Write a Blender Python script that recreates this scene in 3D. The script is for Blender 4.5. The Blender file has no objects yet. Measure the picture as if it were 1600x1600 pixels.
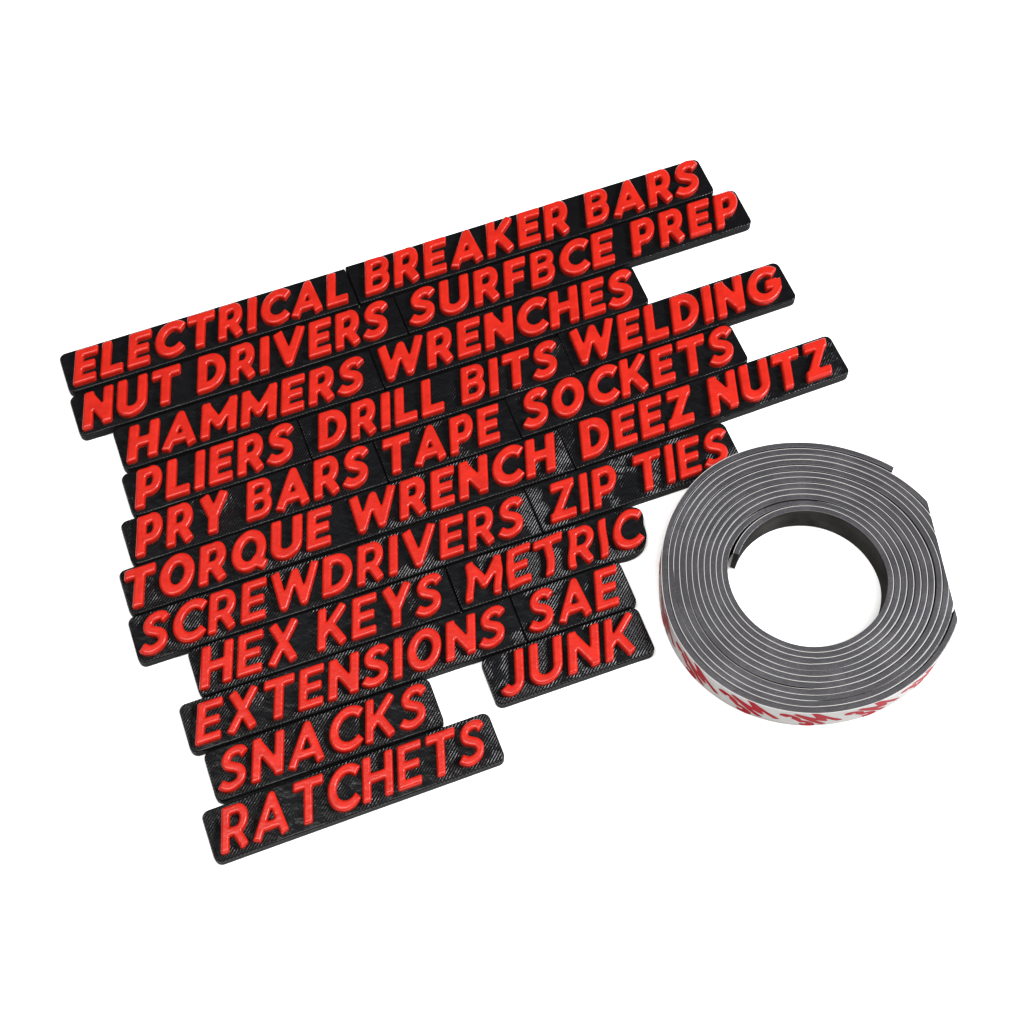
import bpy, bmesh, math, random
import numpy as np
from mathutils import Vector

R = math.radians
MM = 0.001
rng = random.Random(7)
nrg = np.random.RandomState(5)
scene = bpy.context.scene
COL = scene.collection

# ------------------------------------------------------------------ camera
cam_d = bpy.data.cameras.new("camera")
cam_d.sensor_width = 36.0
cam_d.lens = 36.0 * 2600 / 1600
cam_d.clip_start = 0.01
cam_d.clip_end = 50
cam = bpy.data.objects.new("camera", cam_d)
COL.objects.link(cam)
cam.location = (0, 0, 0.444)
cam.rotation_euler = (R(27.3), 0, 0)
scene.camera = cam

# ------------------------------------------------------------------ light
world = bpy.data.worlds.new("World")
scene.world = world
world.use_nodes = True
bg = world.node_tree.nodes["Background"]
bg.inputs[0].default_value = (0.93, 0.96, 1.0, 1)
bg.inputs[1].default_value = 0.09


def softbox(name, loc, target, sx, sy, power, col):
    d = bpy.data.lights.new(name, 'AREA')
    d.shape = 'RECTANGLE'
    d.size, d.size_y = sx, sy
    d.energy = power
    d.color = col
    o = bpy.data.objects.new(name, d)
    COL.objects.link(o)
    o.location = loc
    o.rotation_euler = (Vector(target) - Vector(loc)).to_track_quat('-Z', 'Y').to_euler()
    return o


TGT = (0.0, 0.21, 0.0)
softbox("overhead_softbox", (-0.10, -0.08, 1.5), TGT, 1.2, 0.8, 33, (1, 0.99, 0.97))
softbox("window_softbox", (1.05, 0.25, 0.85), TGT, 0.38, 0.32, 32, (0.95, 0.975, 1.0))
softbox("added_sheen_light", (0.02, 0.56, 0.9), TGT, 0.88, 0.24, 0.45, (0.80, 0.90, 1.0))  # unseen lamp added to give the plates and roll a cool sheen

scene.view_settings.view_transform = 'Standard'
scene.view_settings.look = 'None'
scene.view_settings.exposure = 0.0
scene.view_settings.gamma = 1.0
scene.render.engine = 'CYCLES'
scene.render.resolution_x = 1024
scene.render.resolution_y = 1024


# ------------------------------------------------------------------ helpers
class NT:
    def __init__(self, name):
        self.m = bpy.data.materials.new(name)
        self.m.use_nodes = True
        self.t = self.m.node_tree
        self.p = self.t.nodes["Principled BSDF"]

    def n(self, kind, **kw):
        nd = self.t.nodes.new(kind)
        for k, v in kw.items():
            if k.startswith('i_'):
                nd.inputs[k[2:].replace('_', ' ')].default_value = v
            else:
                setattr(nd, k, v)
        return nd

    def l(self, a, b):
        self.t.links.new(a, b)


def add(name, me, mat, parent=None, loc=None):
    o = bpy.data.objects.new(name, me)
    if mat is not None and len(me.materials) == 0:
        me.materials.append(mat)
    COL.objects.link(o)
    if parent is not None:
        o.parent = parent
    if loc is not None:
        o.location = loc
    return o


def smooth(me):
    me.polygons.foreach_set('use_smooth', [True] * len(me.polygons))


# ------------------------------------------------------------------ materials
def ramp(t, fac, stops):
    r = t.n('ShaderNodeValToRGB')
    e = r.color_ramp.elements
    while len(e) < len(stops):
        e.new(0.5)
    for k, (p, c) in enumerate(stops):
        e[k].position = p
        e[k].color = (*c, 1)
    t.l(fac, r.inputs[0])
    return r


def mat_red():
    t = NT("red_printed_plastic")
    tc = t.n('ShaderNodeTexCoord')
    oi = t.n('ShaderNodeObjectInfo')
    n1 = t.n('ShaderNodeTexNoise', i_Scale=260.0, i_Detail=3.0)
    geo = t.n('ShaderNodeNewGeometry')
    t.l(geo.outputs['Position'], n1.inputs['Vector'])
    r = ramp(t, n1.outputs['Fac'], [(0.3, (0.33, 0.0085, 0.0035)), (0.7, (0.405, 0.0130, 0.0058))])
    t.l(r.outputs[0], t.p.inputs['Base Color'])
    t.p.inputs['Roughness'].default_value = 0.30
    t.p.inputs['Specular IOR Level'].default_value = 0.27
    n2 = t.n('ShaderNodeTexNoise', i_Scale=620.0, i_Detail=3.0)
    t.l(geo.outputs['Position'], n2.inputs['Vector'])
    b = t.n('ShaderNodeBump', i_Strength=0.7, i_Distance=0.00022)
    t.l(n2.outputs['Fac'], b.inputs['Height'])
    t.l(b.outputs[0], t.p.inputs['Normal'])
    return t.m


def mat_black():
    t = NT("black_printed_plastic")
    tc = t.n('ShaderNodeTexCoord')
    geo = t.n('ShaderNodeNewGeometry')
    # extruded lines laid at 45 degrees across the plate, about 0.5 mm apart
    mp = t.n('ShaderNodeMapping')
    mp.inputs['Rotation'].default_value = (0, 0, R(-42))
    t.l(tc.outputs['Object'], mp.inputs['Vector'])
    sp = t.n('ShaderNodeSeparateXYZ')
    t.l(mp.outputs[0], sp.inputs[0])
    wob = t.n('ShaderNodeTexNoise', i_Scale=220.0, i_Detail=2.0)
    t.l(geo.outputs['Position'], wob.inputs['Vector'])
    ph = t.n('ShaderNodeMath', operation='MULTIPLY_ADD')
    t.l(sp.outputs['Y'], ph.inputs[0])
    ph.inputs[1].default_value = 2 * math.pi / 0.00072
    k = t.n('ShaderNodeMath', operation='MULTIPLY')
    t.l(wob.outputs['Fac'], k.inputs[0])
    k.inputs[1].default_value = 2.5
    t.l(k.outputs[0], ph.inputs[2])
    sn = t.n('ShaderNodeMath', operation='SINE')
    t.l(ph.outputs[0], sn.inputs[0])
    # ridges stand out in some patches and are ironed flat in others
    msk = t.n('ShaderNodeTexNoise', i_Scale=75.0, i_Detail=2.0)
    t.l(geo.outputs['Position'], msk.inputs['Vector'])
    mr = t.n('ShaderNodeMapRange')
    mr.inputs['From Min'].default_value = 0.40
    mr.inputs['From Max'].default_value = 0.58
    mr.inputs['To Min'].default_value = 0.05
    mr.inputs['To Max'].default_value = 1.0
    t.l(msk.outputs['Fac'], mr.inputs['Value'])
    at = t.n('ShaderNodeAttribute', attribute_type='OBJECT', attribute_name='ridge')
    m0 = t.n('ShaderNodeMath', operation='MULTIPLY')
    t.l(mr.outputs[0], m0.inputs[0])
    t.l(at.outputs['Fac'], m0.inputs[1])
    mu = t.n('ShaderNodeMath', operation='MULTIPLY')
    t.l(sn.outputs[0], mu.inputs[0])
    t.l(m0.outputs[0], mu.inputs[1])
    n3 = t.n('ShaderNodeTexNoise', i_Scale=1300.0, i_Detail=2.0)
    t.l(geo.outputs['Position'], n3.inputs['Vector'])
    n4 = t.n('ShaderNodeTexNoise', i_Scale=260.0, i_Detail=2.0)
    t.l(geo.outputs['Position'], n4.inputs['Vector'])
    b1 = t.n('ShaderNodeBump', i_Strength=1.0, i_Distance=0.00010)
    t.l(mu.outputs[0], b1.inputs['Height'])
    b2 = t.n('ShaderNodeBump', i_Strength=1.0, i_Distance=0.0004)
    t.l(n4.outputs['Fac'], b2.inputs['Height'])
    t.l(b1.outputs[0], b2.inputs['Normal'])
    b3 = t.n('ShaderNodeBump', i_Strength=0.6, i_Distance=0.0001)
    t.l(n3.outputs['Fac'], b3.inputs['Height'])
    t.l(b2.outputs[0], b3.inputs['Normal'])
    t.l(b3.outputs[0], t.p.inputs['Normal'])
    t.p.inputs['Base Color'].default_value = (0.0030, 0.0030, 0.0034, 1)
    rr = t.n('ShaderNodeMapRange')
    rr.inputs['To Min'].default_value = 0.16
    rr.inputs['To Max'].default_value = 0.34
    t.l(n4.outputs['Fac'], rr.inputs['Value'])
    t.l(rr.outputs[0], t.p.inputs['Roughness'])
    t.p.inputs['Specular IOR Level'].default_value = 0.15
    return t.m


def mat_magnet():
    t = NT("grey_magnetic_rubber")
    geo = t.n('ShaderNodeNewGeometry')
    n1 = t.n('ShaderNodeTexNoise', i_Scale=90.0, i_Detail=5.0, i_Roughness=0.65)
    t.l(geo.outputs['Position'], n1.inputs['Vector'])
    n2 = t.n('ShaderNodeTexNoise', i_Scale=1700.0, i_Detail=2.0)
    t.l(geo.outputs['Position'], n2.inputs['Vector'])
    mx = t.n('ShaderNodeMath', operation='MULTIPLY_ADD')
    t.l(n2.outputs['Fac'], mx.inputs[0])
    mx.inputs[1].default_value = 0.45
    t.l(n1.outputs['Fac'], mx.inputs[2])
    r = ramp(t, mx.outputs[0], [(0.45, (0.017, 0.0155, 0.0175)), (0.72, (0.029, 0.0268, 0.0298)),
                                (0.98, (0.051, 0.048, 0.052))])
    t.l(r.outputs[0], t.p.inputs['Base Color'])
    t.p.inputs['Roughness'].default_value = 0.36
    t.p.inputs['Specular IOR Level'].default_value = 0.45
    b = t.n('ShaderNodeBump', i_Strength=0.5, i_Distance=0.00015)
    t.l(n2.outputs['Fac'], b.inputs['Height'])
    t.l(b.outputs[0], t.p.inputs['Normal'])
    return t.m


def mat_simple(name, col, rough, spec=0.4, noise=0.0, scale=200.0):
    t = NT(name)
    geo = t.n('ShaderNodeNewGeometry')
    n1 = t.n('ShaderNodeTexNoise', i_Scale=scale, i_Detail=3.0)
    t.l(geo.outputs['Position'], n1.inputs['Vector'])
    lo = tuple(c * (1 - noise) for c in col)
    hi = tuple(min(1, c * (1 + noise)) for c in col)
    r = ramp(t, n1.outputs['Fac'], [(0.3, lo), (0.7, hi)])
    t.l(r.outputs[0], t.p.inputs['Base Color'])
    t.p.inputs['Roughness'].default_value = rough
    t.p.inputs['Specular IOR Level'].default_value = spec
    return t.m


RED = mat_red()
BLACK = mat_black()
MAGNET = mat_magnet()
FACE = mat_simple("dark_magnet_face", (0.030, 0.029, 0.027), 0.8, 0.0, 0.35, 160)
LINER = mat_simple("white_release_paper", (0.40, 0.392, 0.382), 0.6, 0.04, 0.06, 400)
SIDE = mat_simple("black_plate_side", (0.0035, 0.0035, 0.0038), 0.6, 0.05, 0.3, 600)
INK = mat_simple("red_ink_print", (0.26, 0.005, 0.012), 0.5, 0.03, 0.15, 900)
PAPER = mat_simple("white_backdrop_paper", (0.92, 0.92, 0.92), 0.9, 0.1, 0.004, 20)

# ------------------------------------------------------------------ surface
bm = bmesh.new()
bmesh.ops.create_grid(bm, x_segments=4, y_segments=4, size=3.0)
me = bpy.data.meshes.new("backdrop_surface")
bm.to_mesh(me)
bm.free()
ground = add("backdrop_surface", me, PAPER)
ground['kind'] = 'structure'
ground['label'] = 'plain pure white surface under the tags and the roll'

# ------------------------------------------------------------------ letters
CAP = 12.3          # mm
SL = 0.315          # italic slope
SW = 0.250          # stroke width in cap heights (the lower rows are set in a lighter weight)
H = SW / 2


def arc(cx, cy, rx, ry, a0, a1, n=20):
    return [(cx + rx * math.cos(R(a0 + (a1 - a0) * k / n)), cy + ry * math.sin(R(a0 + (a1 - a0) * k / n)))
            for k in range(n + 1)]


def catmull(raw, n=4):
    out = [raw[0]]
    for k in range(len(raw) - 1):
        p0 = np.array(raw[max(k - 1, 0)]); p1 = np.array(raw[k]); p2 = np.array(raw[k + 1]); p3 = np.array(raw[min(k + 2, len(raw) - 1)])
        for i in range(1, n + 1):
            q = i / n
            v = .5 * (2 * p1 + (p2 - p0) * q + (2 * p0 - 5 * p1 + 4 * p2 - p3) * q * q + (3 * p1 - p0 - 3 * p2 + p3) * q ** 3)
            out.append((float(v[0]), float(v[1])))
    return out


NARROW = {'B': .80, 'E': .90, 'R': .93, 'P': .94, 'A': .92, 'F': .94, 'S': .94, 'K': .92, 'M': .92, 'W': .90, 'Q': .94, 'X': .92}


def glyph(ch):
    """list of strokes (polyline, kind) in cap units; kind s = squarish ends"""
    h = H * NARROW.get(ch, 1)
    t = 1 - h
    G = []
    def s(*pts): G.append((list(pts), 's'))
    def c(pts): G.append((pts, 'c'))
    if ch == 'A':
        W = .84; c([(h * .95, h * .5), (W / 2, 1 - h), (W - h * .95, h * .5)]); s((.2, .27), (W - .2, .27))
    elif ch == 'B':
        W = .64; s((h, 0), (h, 1)); s((0, t), (.34, t)); s((0, h), (.37, h)); s((h, .52), (.37, .52))
        c(arc(.345, (t + .53) / 2, .175, (t - .53) / 2, 90, -90, 14)); c(arc(.36, (.52 + h) / 2, .64 - h - .36, (.52 - h) / 2, 90, -90, 14))
    elif ch == 'C':
        W = .74; c(arc(.47, .5, .47 - h, .5 - h, 48, 312, 30))
    elif ch == 'D':
        W = .74; s((h, 0), (h, 1)); s((0, t), (.32, t)); s((0, h), (.32, h)); c(arc(.30, .5, .44 - h, .5 - h, 90, -90, 22))
    elif ch == 'E':
        W = .60; s((h, 0), (h, 1)); s((0, t), (W, t)); s((0, h), (W, h)); s((h, .5), (W - .05, .5))
    elif ch == 'F':
        W = .58; s((h, 0), (h, 1)); s((0, t), (W, t)); s((h, .47), (W - .05, .47))
    elif ch == 'G':
        W = .80; c(arc(.48, .5, .48 - h, .5 - h, 46, 360, 34)); s((.48, .47), (W, .47))
    elif ch == 'H':
        W = .76; s((h, 0), (h, 1)); s((W - h, 0), (W - h, 1)); s((h, .5), (W - h, .5))
    elif ch == 'I':
        W = SW; s((h, 0), (h, 1))
    elif ch == 'J':
        W = .50; c([(W - h, .5)] + arc(.22, .29, .28 - h, .29 - h, 0, -150, 14)); s((W - h, .25), (W - h, 1))
    elif ch == 'K':
        W = .72; s((h, 0), (h, 1)); s((.12, .34), (W - .10, .97)); s((.30, .55), (W - .085, .03))
    elif ch == 'L':
        W = .60; s((h, 0), (h, 1)); s((0, h), (W, h))
    elif ch == 'M':
        W = .90; s((h, 0), (h, 1 - .02)); s((W - h, 0), (W - h, 1 - .02)); c([(h * .9, 1 - h), (W / 2, .32), (W - h * .9, 1 - h)])
    elif ch == 'N':
        W = .74; s((h, 0), (h, 1 - .02)); s((W - h, .02), (W - h, 1)); s((h * .9, 1 - h), (W - h * .9, h))
    elif ch in 'OQ':
        W = .84; c(arc(W / 2, .5, W / 2 - h, .5 - h, 0, 360, 40))
        if ch == 'Q': s((.48, .26), (.83, .03))
    elif ch == 'P':
        W = .64; s((h, 0), (h, 1)); s((0, t), (.36, t)); s((h, .40), (.36, .40)); c(arc(.36, .647, .28 - h, .247, 90, -90, 16))
    elif ch == 'R':
        W = .67; s((h, 0), (h, 1)); s((0, t), (.36, t)); s((h, .42), (.36, .42)); c(arc(.36, .657, .28 - h, .237, 90, -90, 16))
        s((.34, .44), (W - .09, .02))
    elif ch == 'S':
        W = .62
        c(catmull([(.525, .79), (.455, .86), (.325, .88), (.19, .835), (.125, .72), (.165, .60), (.29, .53), (.42, .46), (.495, .345), (.465, .20), (.32, .12), (.17, .13), (.055, .205)]))
    elif ch == 'T':
        W = .74; s((W / 2, 0), (W / 2, 1 - h)); s((0, t), (W, t))
    elif ch == 'U':
        W = .77; s((h, .36), (h, 1)); s((W - h, .36), (W - h, 1)); c(arc(W / 2, .36, W / 2 - h, .36 - h, 180, 360, 20))
    elif ch == 'V':
        W = .82; c([(h * .95, 1 - h * .5), (W / 2, h), (W - h * .95, 1 - h * .5)])
    elif ch == 'W':
        W = 1.14; c([(h * .95, 1 - h * .5), (.33, h), (W / 2, .86), (W - .33, h), (W - h * .95, 1 - h * .5)])
    elif ch == 'X':
        W = .76; s((h * 1.05, .01), (W - h * 1.05, .99)); s((h * 1.05, .99), (W - h * 1.05, .01))
    elif ch == 'Y':
        W = .76; s((h, .99), (W / 2, .42)); s((W - h, .99), (W / 2, .42)); s((W / 2, 0), (W / 2, .45))
    elif ch == 'Z':
        W = .68; s((.03, t), (W - .02, t)); s((0, h), (W, h)); s((W - h * 1.2, t), (h * 1.2, h))
    elif ch == '3':
        W = .60; c(arc(.27, .74, .30 - h, .26 - h, 150, -90, 16)); c(arc(.26, .28, .32 - h, .28 - h, 90, -150, 18))
    return W, G


def box_sdf(P, a, b, hw, rc):
    a = np.array(a, float); b = np.array(b, float)
    d = b - a; L = np.hypot(*d); d = d / L
    q = P - (a + b) / 2
    x = np.abs(q @ d) - (L / 2 - rc)
    y = np.abs(q @ np.array([-d[1], d[0]])) - (hw - rc)
    return np.hypot(np.maximum(x, 0), np.maximum(y, 0)) + np.minimum(np.maximum(x, y), 0) - rc


def seg_sdf(P, a, b, hw):
    a = np.array(a, float); b = np.array(b, float)
    d = b - a; L2 = max(d @ d, 1e-12)
    t = np.clip(((P - a) @ d) / L2, 0, 1)[:, None]
    return np.linalg.norm(P - a - t * d, axis=1) - hw


def glyph_sdf(P, strokes, hw=H):
    out = np.full(len(P), 9.0)
    for pts, kind in strokes:
        if kind == 's':
            out = np.minimum(out, box_sdf(P, pts[0], pts[1], hw, .055))
        else:
            v = np.full(len(P), 9.0)
            for a, b in zip(pts[:-1], pts[1:]):
                v = np.minimum(v, seg_sdf(P, a, b, hw))
            # trim the round ends back to a softly squared end
            for e, f in ((pts[0], pts[1]), (pts[-1], pts[-2])):
                e = np.array(e); f = np.array(f)
                if np.linalg.norm(np.array(pts[0]) - np.array(pts[-1])) < .02:
                    break
                d = (e - f) / np.linalg.norm(e - f)
                q = P - e
                near = np.linalg.norm(q, axis=1) < hw * 1.6
                v = np.where(near, np.maximum(v, q @ d - hw * .45), v)
            out = np.minimum(out, v)
    k = .0
    return out


def contour_mesh(phi, X0, Y0, st, nx, ny):
    """marching squares: returns verts (2d), polygons, contour edges"""
    V = []; vid = {}; F = []; E = []
    def node(i, j):
        key = ('n', i, j)
        if key not in vid:
            vid[key] = len(V); V.append((X0 + i * st, Y0 + j * st))
        return vid[key]
    def cross(i, j, k, l):
        key = ('e',) + tuple(sorted([(i, j), (k, l)]))
        if key not in vid:
            a, b = phi[i, j], phi[k, l]
            t = a / (a - b)
            t = min(max(t, .03), .97)
            vid[key] = len(V); V.append((X0 + (i + (k - i) * t) * st, Y0 + (j + (l - j) * t) * st))
        return vid[key]
    for i in range(nx - 1):
        for j in range(ny - 1):
            cs = [(i, j), (i + 1, j), (i + 1, j + 1), (i, j + 1)]
            ins = [phi[c] < 0 for c in cs]
            if not any(ins):
                continue
            poly = []; tags = []
            for k in range(4):
                a, b = cs[k], cs[(k + 1) % 4]
                if ins[k]:
                    poly.append(node(*a)); tags.append(0)
                if ins[k] != ins[(k + 1) % 4]:
                    poly.append(cross(*a, *b)); tags.append(1 if ins[k] else 2)
            F.append(poly)
            m = len(poly)
            for k in range(m):
                if tags[k] == 1 and tags[(k + 1) % m] == 2:
                    E.append((poly[k], poly[(k + 1) % m]))
    return V, F, E


def letter_mesh(ch, seed=None):
    W, strokes = glyph(ch)
    st = .0165
    X0, Y0 = -.08, -.08
    nx = int((W + .16) / st) + 2; ny = int(1.16 / st) + 2
    gx, gy = np.meshgrid(np.arange(nx) * st + X0, np.arange(ny) * st + Y0, indexing='ij')
    P = np.stack([gx.ravel(), gy.ravel()], 1)
    Q = P.copy()
    hw = H * NARROW.get(ch, 1)
    if seed is not None:        # slightly slumped prints
        r = np.random.RandomState(seed)
        for _ in range(3):
            f = r.uniform(3, 8, 2); ph = r.uniform(0, 6.28, 2)
            Q[:, 0] += .014 * np.sin(f[0] * P[:, 1] + ph[0]); Q[:, 1] += .012 * np.sin(f[1] * P[:, 0] + ph[1])
        hw *= r.uniform(.90, 1.0)
    phi = glyph_sdf(Q, strokes, hw).reshape(nx, ny)
    # soften inner corners a touch (filament cannot turn sharply)
    f = phi.copy()
    for _ in range(2):
        f[1:-1, 1:-1] = (f[1:-1, 1:-1] * 4 + f[:-2, 1:-1] + f[2:, 1:-1] + f[1:-1, :-2] + f[1:-1, 2:]) / 8
    phi = np.where(np.abs(phi) < .08, f, phi)
    V, F, E = contour_mesh(phi, X0, Y0, st, nx, ny)
    V = np.array(V)
    A = V[[e[0] for e in E]]; B = V[[e[1] for e in E]]
    d = np.full(len(V), 9.0); near = np.zeros((len(V), 2))
    for a, b in zip(A, B):
        ab = b - a
        t = np.clip(((V - a) @ ab) / max(ab @ ab, 1e-12), 0, 1)[:, None]
        q = a + t * ab
        dd = np.linalg.norm(V - q, axis=1)
        m = dd < d
        d[m] = dd[m]; near[m] = q[m]
    edge = set([e[0] for e in E] + [e[1] for e in E])
    # outward direction on contour from the edges
    nrm = np.zeros((len(V), 2))
    for (i, j) in E:
        t = V[j] - V[i]; o = np.array([t[1], -t[0]]); o /= (np.linalg.norm(o) + 1e-12)
        nrm[i] += o; nrm[j] += o
    for k in range(len(V)):
        if k in edge:
            d[k] = 0.0
            nrm[k] /= (np.linalg.norm(nrm[k]) + 1e-12)
        else:
            g = near[k] - V[k]
            nrm[k] = g / (np.linalg.norm(g) + 1e-12)
    # the outward sign of contour normals: away from the inside
    r1 = .070                       # bevel radius (cap units)
    top = REL / CAP
    dd = np.clip(d, 0, r1)
    z = top - (r1 - np.sqrt(np.maximum(r1 ** 2 - (r1 - dd) ** 2, 0))) * .85
    # normal
    s = (r1 - dd) / r1
    nz = np.sqrt(np.maximum(1 - s ** 2, 0)); 
    N3 = np.stack([nrm[:, 0] * s, nrm[:, 1] * s, np.maximum(nz, .02)], 1)
    # shear to italic
    X = V[:, 0] + SL * V[:, 1]
    co = np.stack([X, V[:, 1], z], 1) * CAP * MM
    # inverse transpose of the shear for the normals
    N3 = np.stack([N3[:, 0], N3[:, 1] - SL * N3[:, 0], N3[:, 2]], 1)
    N3 /= np.linalg.norm(N3, axis=1)[:, None]
    nv = len(V)
    eid = sorted(edge); low = {v: nv + i for i, v in enumerate(eid)}
    lowco = co[eid].copy(); lowco[:, 2] = -.25 * MM
    NL = N3[eid].copy(); NL[:, 2] = 0; NL /= np.linalg.norm(NL, axis=1)[:, None]
    faces = F + [(i, low[i], low[j], j) for i, j in E]
    me = bpy.data.meshes.new("raised_letter")
    me.from_pydata(np.vstack([co, lowco]).tolist(), [], faces)
    smooth(me)
    me.normals_split_custom_set_from_vertices(np.vstack([N3, NL]).tolist())
    me.materials.append(RED)
    me['glyph_width'] = W
    return me, W


PT = 3.4            # plate thickness, mm
REL = 2.0           # letter relief, mm
PH = 15.35          # plate height
BASE = (PH - CAP) / 2
cache = {}


def get_letter(ch):
    if (ch, SW) not in cache:
        cache[(ch, SW)] = letter_mesh(ch)
    return cache[(ch, SW)]


def plate_outline(x0, x1, y0, y1, rl, rr_, end=None):
    pts = []
    rc = rl
    def corner(cx, cy, a0, rc):
        for k in range(9):
            a = R(a0 + 90 * k / 8)
            pts.append((cx + rc * math.cos(a), cy + rc * math.sin(a)))
    def edge(p, q):
        n = max(1, int(math.dist(p, q) / 4))
        for k in range(1, n):
            pts.append((p[0] + (q[0] - p[0]) * k / n, p[1] + (q[1] - p[1]) * k / n))
    corner(x0 + rc, y1 - rc, 90, rc); edge((x0, y1 - rc), (x0, y0 + rc))
    corner(x0 + rc, y0 + rc, 180, rc)
    q = (end[0] if end else (x1 - rr_, y0)); edge((x0 + rc, y0), q)
    rc = rr_
    if end:
        pts += end
        q = end[-1]
    else:
        corner(x1 - rc, y0 + rc, 270, rc); edge((x1, y0 + rc), (x1, y1 - rc))
        corner(x1 - rc, y1 - rc, 0, rc)
        q = (x1 - rc, y1)
    edge(q, (x0 + rl, y1))
    return pts


def plate_mesh(pts, seed):
    r = np.random.RandomState(seed)
    P = np.array(pts)
    n = len(P)
    T = np.roll(P, -1, 0) - np.roll(P, 1, 0)
    T /= np.linalg.norm(T, axis=1)[:, None]
    N = np.stack([T[:, 1], -T[:, 0]], 1)
    wob = np.convolve(np.r_[r.normal(0, 1, n)], np.ones(5) / 5, 'same') * .035 - .03
    P = P + N * wob[:, None]
    rings = [(0.0, .25), (.0 + .28, 0.02)]
    for z in (.9, 1.5, 2.1):
        rings.append((z, .015 * r.normal()))
    rb = .55
    for k in range(6):
        a = R(90 * k / 5)
        rings.append((PT - rb + rb * math.sin(a), rb - rb * math.cos(a)))
    V = []
    for z, ins in rings:
        for p, q in zip(P, N):
            V.append(((p[0] - q[0] * ins) * MM, (p[1] - q[1] * ins) * MM, z * MM))
    F = []
    for k in range(len(rings) - 1):
        for i in range(n):
            j = (i + 1) % n
            F.append((k * n + i, k * n + j, (k + 1) * n + j, (k + 1) * n + i))
    F.append(tuple((len(rings) - 1) * n + i for i in range(n)))
    F.append(tuple(reversed(range(n))))
    me = bpy.data.meshes.new("backing_plate")
    me.from_pydata(V, [], F)
    smooth(me)
    me.materials.append(BLACK); me.materials.append(SIDE)
    for k in range(n * 5):
        me.polygons[k].material_index = 1
    me.polygons[len(F) - 1].use_smooth = False
    me.polygons[len(F) - 2].use_smooth = False
    return me


# text, x, y (start of baseline, mm), angle, text length, margin before, margin after, label
TAGS = [
    ('ELECTRICAL', -135.85, 270.67, 20.6, 89.52, 1.72, 2.78, 'left in the top row'),
    ('BREAKER BARS', -46.82, 304.15, 20.6, 115.89, 2.05, 5.16, 'right end, top row'),
    ('NUT DRIVERS', -131.1, 254.81, 20.83, 98.51, 1.2, 6.12, 'just below ELECTRICAL'),
    ('SURFBCE PREP', -31.9, 292.57, 20.83, 114.02, 0.93, 4.36, 'jutting out below BREAKER BARS'),
    ('HAMMERS', -116.37, 243.21, 20.44, 75.04, 1.36, 6.26, 'left end of the third row'),
    ('WRENCHES', -41.46, 271.14, 20.44, 85.89, -1.92, 5.34, 'right end of the third row'),
    ('PLIERS', -112.19, 227.45, 20.69, 49.11, 1.28, 5.19, 'short, first in the fourth row'),
    ('DRILL BITS', -58.81, 247.6, 20.69, 78.14, 2.21, 5.33, 'between PLIERS and WELDING'),
    ('WELDING', 18.86, 276.93, 20.69, 72.53, -0.84, 4.58, 'jutting out at the right'),
    ('PRY BARS', -110.38, 211.54, 20.57, 71.92, 1.58, 5.54, 'first in the fifth row'),
    ('TAPE', -38.83, 238.39, 20.57, 37.73, -1.59, 6.22, 'short, between PRY BARS and SOCKETS'),
    ('SOCKETS', 4.06, 254.49, 20.57, 70.0, 1.32, 4.68, 'right end of the fifth row'),
    ('TORQUE WRENCH', -112.44, 194.22, 20.55, 134.3, -1.9, 5.63, 'longest of all, left of DEEZ NUTZ'),
    ('DEEZ NUTZ', 21.18, 244.3, 20.55, 83.28, 2.23, 6.05, 'reaching farthest right'),
    ('SCREWDRIVERS', -105.66, 180.21, 20.01, 116.3, 0.97, 5.16, 'long, one word, left of ZIP TIES'),
    ('ZIP TIES', 11.53, 222.88, 20.01, 58.0, 2.7, 4.55, 'its end against the roll'),
    ('HEX KEYS', -88.06, 170.12, 19.92, 72.17, 0.4, 5.11, 'left of the METRIC tag'),
    ('METRIC', -13.15, 197.27, 19.92, 54.73, 1.69, 2.58, 'with an uneven wavy right end'),
    ('EXTENSIONS', -87.84, 153.71, 19.92, 91.47, 1.64, 5.89, 'left of the SAE tag'),
    ('SAE', 5.3, 187.48, 19.92, 27.43, 1.18, 5.4, 'shortest of all, above the JUNK tag'),
    ('SNACKS', -80.03, 139.71, 20.07, 59.88, 1.22, 5.05, 'directly above RATCHETS'),
    ('JUNK', -2.63, 167.99, 20.07, 40.54, 2.0, 5.81, 'alone under SAE'),
    ('RATCHETS', -78.26, 123.08, 20.58, 75.83, 2.1, 5.67, 'lowest of all the tags'),
]
FIRST = {'ELECTRICAL', 'NUT DRIVERS', 'HAMMERS', 'PLIERS', 'PRY BARS', 'TORQUE WRENCH', 'SCREWDRIVERS', 'HEX KEYS', 'EXTENSIONS', 'SNACKS', 'JUNK', 'RATCHETS'}
LAST = {'BREAKER BARS', 'SURFBCE PREP', 'WRENCHES', 'WELDING', 'SOCKETS', 'DEEZ NUTZ', 'ZIP TIES', 'METRIC', 'SAE', 'SNACKS', 'JUNK', 'RATCHETS'}
UP = {'ELECTRICAL': -.2, 'BREAKER BARS': .2, 'SURFBCE PREP': .1, 'WELDING': .4, 'DEEZ NUTZ': .35, 'WRENCHES': .7, 'HAMMERS': .3, 'ZIP TIES': .9}
SPACE = .30
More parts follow.
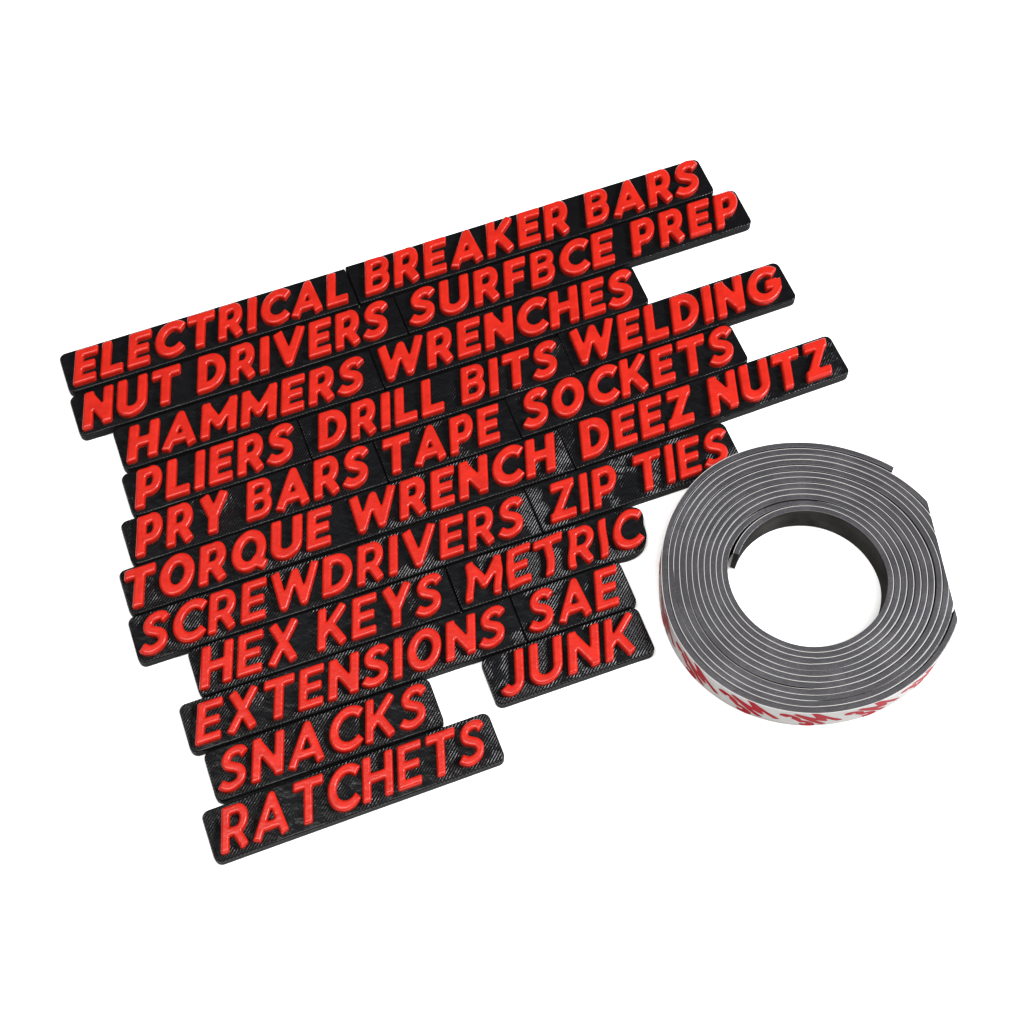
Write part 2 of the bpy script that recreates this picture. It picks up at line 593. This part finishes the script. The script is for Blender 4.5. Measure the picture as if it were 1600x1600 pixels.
# hand-laid: a few tags sit a little askew in their row (mm up at the start, at the end) and letter height factor
ASKEW = {'BREAKER BARS': (.1, .9, 1.04), 'SURFBCE PREP': (0, .5, 1.02), 'WRENCHES': (0, .9, 1.03), 'WELDING': (.4, 1.3, 1.04),
         'SOCKETS': (.3, 1.1, 1.03), 'DEEZ NUTZ': (0, 1.5, 1.03), 'ZIP TIES': (.1, .9, 1.0), 'NUT DRIVERS': (0, 0, 1.03),
         'PLIERS': (0, 0, 1.03), 'PRY BARS': (0, 0, 1.03), 'ELECTRICAL': (0, 0, .98), 'HAMMERS': (0, 0, .98),
         'EXTENSIONS': (0, 0, .96), 'METRIC': (0, 0, .98)}
for ti, (text, x, y, ang, ln, ml, mr, where) in enumerate(TAGS):
    SW = .255 if ti < 14 else (.230 if ti < 20 else .218)
    H = SW / 2
    e = bpy.data.objects.new("label_tag", None)
    e.empty_display_size = .01
    COL.objects.link(e)
    up0, up1, cs = ASKEW.get(text, (0, 0, 1.0))
    nx_, ny_ = -math.sin(R(ang)), math.cos(R(ang))
    ln += {'BREAKER BARS': .8, 'WELDING': -1.2, 'DEEZ NUTZ': 1.0, 'SOCKETS': .4}.get(text, 0)
    mr += {'WELDING': 1.5}.get(text, 0)
    x += nx_ * up0; y += ny_ * up0
    ang += math.degrees(math.atan2(up1 - up0, ln))
    e.location = (x * MM, y * MM, 0)
    e.rotation_euler = (0, 0, R(ang))
    e['label'] = 'black tag with raised red letters reading %s, %s' % (text, where)
    e['category'] = 'label tag'
    e['group'] = 'black label tags with raised red tool names'
    warped = text in ('METRIC',)
    end = None
    if text == 'METRIC':
        raw = [(46.5, -BASE), (49.5, -1.75), (52.4, -1.5), (54.9, -.5), (56.6, 1.2), (57.6, 3.2), (58.0, 5.2), (58.2, 7.0), (58.9, 9.0), (59.2, 10.6), (58.7, 12.2), (57.2, 13.4), (55.0, CAP + BASE), (52.5, CAP + BASE)]
        end = catmull(raw, 3)
    il = text not in FIRST      # butted against a neighbour on the left
    ir = text not in LAST
    pl = plate_mesh(plate_outline(-ml - (.26 if il else 0), ln + mr + (.26 if ir else 0), -BASE, CAP + BASE + UP.get(text, 0),
                                  .6 if il else 2.2, .6 if ir else 2.2, end), 100 + ti)
    po = add("backing_plate", pl, BLACK, e)
    # how strongly the printed lines stand out on this plate
    po['ridge'] = float((.35, .35, .4, .3, .45, .35, .5, .5, .3, .6, .55, .4, .7, .45, .85, .7, .95, 1., 1., 1., 1., 1., 1.)[ti])
    total = 0; gaps = 0
    for a, ch in enumerate(text):
        if ch == ' ':
            total += SPACE
        else:
            total += (letter_mesh(ch, 11 * a + 3) if False else get_letter(ch))[1]
    n = len(text)
    nsp = text.count(' ')
    glyphs = total - nsp * SPACE
    sx = (ln / CAP - nsp * .22 - .105 * (n - 1)) / glyphs       # letters drawn a little wider or narrower per tag
    sx = min(1.07, max(.96, sx))
    space = SPACE - .06
    track = (ln / CAP - glyphs * sx - nsp * space) / (n - 1)
    # print('tag', text, 'tracking %.3f sx %.3f' % (track, sx))
    cx = 0.0
    for a, ch in enumerate(text):
        if ch == ' ':
            cx += space + track
            continue
        if warped:
            me, W = letter_mesh(ch, 11 * a + 3)
        else:
            me, W = get_letter(ch)
        o = add("raised_letter", me, RED, e, (cx * CAP * MM, 0, PT * MM))
        o.scale = (sx, cs, 1)
        if ch in 'COSGQUJ':       # round letters overshoot a little
            o.scale = (sx, 1.03 * cs, 1); o.location.y = -.015 * CAP * MM
        cx += W * sx + track

# ------------------------------------------------------------------ coiled magnetic strip
CX, CY = 85.58, 203.0
RH = 9.8
A0 = 160.0
TEND = 11.3
TH_M, TH_L = 1.56, .145
It = [(0, 22.0), (.10, 21.6), (.19, 21.5), (.27, 21.8), (.36, 22.2), (.44, 22.6), (.51, 22.2), (.6, 21.6), (.69, 21.6), (.78, 21.7), (.86, 22.3), (.93, 23.1), (1.0, 23.87)]
Ot = [(10.30, 43.8), (10.35, 44.4), (10.42, 44.5), (10.50, 43.3), (10.56, 42.2), (10.59, 41.6), (10.66, 41.2), (10.70, 41.6), (10.74, 42.1), (10.78, 42.8), (10.83, 43.3), (10.88, 43.3), (10.91, 42.9), (10.95, 42.4), (10.98, 43.0), (11.04, 44.0), (11.09, 44.9), (11.125, 44.8), (11.2, 44.6), (11.26, 44.9), (11.3, 45.7)]
it_x, it_y = zip(*It); ot_x, ot_y = zip(*Ot)


def raw_r(t):
    f = t % 1.0
    to = f + 10 if f >= .30 else f + 11
    I = np.interp(f, it_x, it_y); O = np.interp(to, ot_x, ot_y)
    return I + (t - f) / (to - f) * (O - 1.95 - I)


tt = np.linspace(-.2, TEND + .2, int(240 * (TEND + .4)))
rr = np.array([raw_r(max(0, min(TEND, v))) for v in tt])
ker = np.hanning(15); ker /= ker.sum()
rr = np.convolve(np.pad(rr, 7, 'edge'), ker, 'valid')


rn_t = np.linspace(0, TEND, 160)
rn_v = np.convolve(np.random.RandomState(3).normal(0, .075, 160), [.3, .4, .3], 'same')


def coil_r(t):
    r = np.interp(t, tt, rr)
    if t < .22:
        r -= .9 * (1 - t / .22) ** 1.5          # loose inner end
    r += .20 * min(1, max(0, (t - 7.15) / .25)) * min(1, max(0, (9.6 - t) / .8))   # a little slack between some windings
    r += .20 * min(1, max(0, (t - 10.15) / .2))
    r += float(np.interp(t, rn_t, rn_v)) * min(1, t / 1.5)
    if t > 11.0:
        r += .25 * ((t - 11.0) / .3) ** 2       # outer end lifts away
    return r


STEP = 200
NT_ = int(TEND * STEP)
ts = np.linspace(0, TEND, NT_ + 1)
znoise = np.convolve(nrg.normal(0, 1, NT_ + 1 + 60), np.hanning(61) / 30, 'valid') * .035
lnoise = np.convolve(nrg.normal(0, 1, NT_ + 1 + 24), np.hanning(25) / 12, 'valid')


def sweep(name, prof, mat, parent, face=None):
    """prof(k,t) -> list of (radial offset, z) going round"""
    V = []; F = []
    m = None
    for k, t in enumerate(ts):
        a = R(A0 - 360 * t)
        pr = prof(k, t); m = len(pr)
        r0 = coil_r(t)
        for dr, z in pr:
            r = r0 + dr
            V.append(((CX + r * math.cos(a)) * MM, (CY + r * math.sin(a)) * MM, z * MM))
    n = len(ts)
    for k in range(n - 1):
        for i in range(m):
            j = (i + 1) % m
            F.append((k * m + i, (k + 1) * m + i, (k + 1) * m + j, k * m + j))
    F.append(tuple(range(m))); F.append(tuple((n - 1) * m + i for i in reversed(range(m))))
    bm = bmesh.new()
    vs = [bm.verts.new(v) for v in V]
    for f in F:
        bm.faces.new([vs[i] for i in f])
    # flat cut on the right hand side of the roll
    p0 = Vector((122.38 * MM, 227.71 * MM, 0)); p1 = Vector((126.71 * MM, 189.33 * MM, 0))
    d = (p1 - p0).normalized(); nn = Vector((-d.y, d.x, 0))
    if nn.x < 0:
        nn = -nn
    bmesh.ops.bisect_plane(bm, geom=bm.verts[:] + bm.edges[:] + bm.faces[:], dist=1e-7, plane_co=p0, plane_no=nn, clear_outer=True)
    be = [e for e in bm.edges if e.is_boundary]
    if be:
        bmesh.ops.holes_fill(bm, edges=be, sides=0)
    bmesh.ops.recalc_face_normals(bm, faces=bm.faces[:])
    if face is not None:        # smooth rolled faces are darker than the slit edge
        for f in bm.faces:
            if abs(f.normal.z) < .5:
                f.material_index = 1
    me = bpy.data.meshes.new(name)
    bm.to_mesh(me); bm.free()
    me.materials.append(mat)
    if face is not None:
        me.materials.append(face)
    o = add(name, me, mat, parent)
    o.location = (-CX * MM, -CY * MM, 0)
    return o


roll = bpy.data.objects.new("magnetic_tape_roll", None)
roll.empty_display_size = .03
COL.objects.link(roll)
roll.location = (CX * MM, CY * MM, 0)
roll['label'] = 'coiled roll of grey magnetic strip with white backing printed red, right of the tags'
roll['category'] = 'tape roll'


sl_t = np.linspace(0, TEND, 90)
sl_v = np.convolve(np.random.RandomState(12).normal(0, 1, 90), [.3, .5, .3], 'same')


def prof_m(k, t):
    zt = RH + znoise[k]
    w = TH_M
    b = .13
    return [(0, .05), (0, zt - b), (b * .3, zt - b * .3), (b, zt), (w - b, zt), (w - b * .3, zt - b * .3), (w, zt - b), (w, .05)]


def prof_l(k, t):
    al = (A0 - 360 * t) % 360
    sunk = max(0, 1 - abs(al - 268) / 32) * (0 if round(t - .2) in (2, 6, 9) else 1)
    slump = max(0.0, float(np.interp(t, sl_t, sl_v)) - .55) * 1.6
    zt = RH + znoise[k] - .05 - min(.9, slump) + .20 * max(-1.6, min(.45, lnoise[k] + .15 + (.9 if t < 3 else 0))) - .22 * min(1, sunk * 1.6)
    if t > 10.3:
        zt = RH + znoise[k] - .04
    g = .03
    return [(TH_M + g, .02), (TH_M + g, zt), (TH_M + g + TH_L, zt - .02), (TH_M + g + TH_L, .02)]


strip = sweep("magnetic_strip", prof_m, MAGNET, roll, FACE)
liner = sweep("adhesive_backing", prof_l, LINER, roll)


# red print on the outer face of the backing
def mark(acen):
    """3M, joined bold letters, set aslant along the tape"""
    st = .25
    X0, Y0 = -10.5, -7
    nx = int(21 / st) + 1; ny = int(14 / st) + 1
    gx, gy = np.meshgrid(np.arange(nx) * st + X0, np.arange(ny) * st + Y0, indexing='ij')
    sc = 9.6
    th = R(16)
    u = (gx * math.cos(th) + gy * math.sin(th)) ; v = (-gx * math.sin(th) + gy * math.cos(th))
    u = (u + v * .75)
    P = np.stack([(u / 7.4).ravel() + .77, (v / sc * 1.0).ravel() + .5], 1)
    W3, g3 = glyph('3'); WM, gM = glyph('M')
    a = glyph_sdf(P, g3, .115)
    b = glyph_sdf(P - np.array([.66, 0]), gM, .125)
    phi = np.minimum(a, b).reshape(nx, ny)
    lim = (np.abs(gy) - (RH / 2 - .12)) / sc
    phi = np.maximum(phi, lim)
    V, F, E = contour_mesh(phi, X0, Y0, st, nx, ny)
    co = []
    for (s, z) in V:
        al = acen + math.degrees(s / 44.5)
        t = (A0 - al) / 360.0
        while t < 10.3: t += 1
        r = coil_r(t) + TH_M + .03 + TH_L + .035
        a = R(al)
        co.append(((r * math.cos(a)) * MM, (r * math.sin(a)) * MM, (z + RH / 2) * MM))
    me = bpy.data.meshes.new("printed_mark")
    me.from_pydata(co, [], F)
    smooth(me)
    o = add("printed_mark", me, INK, liner)
    o.location = (CX * MM, CY * MM, 0)
    return o


for acen in (119, 143, 168, 193, 217.5, 242, 266.5, 291.5, 316):
    mark(acen)
print("objects", len(bpy.data.objects))
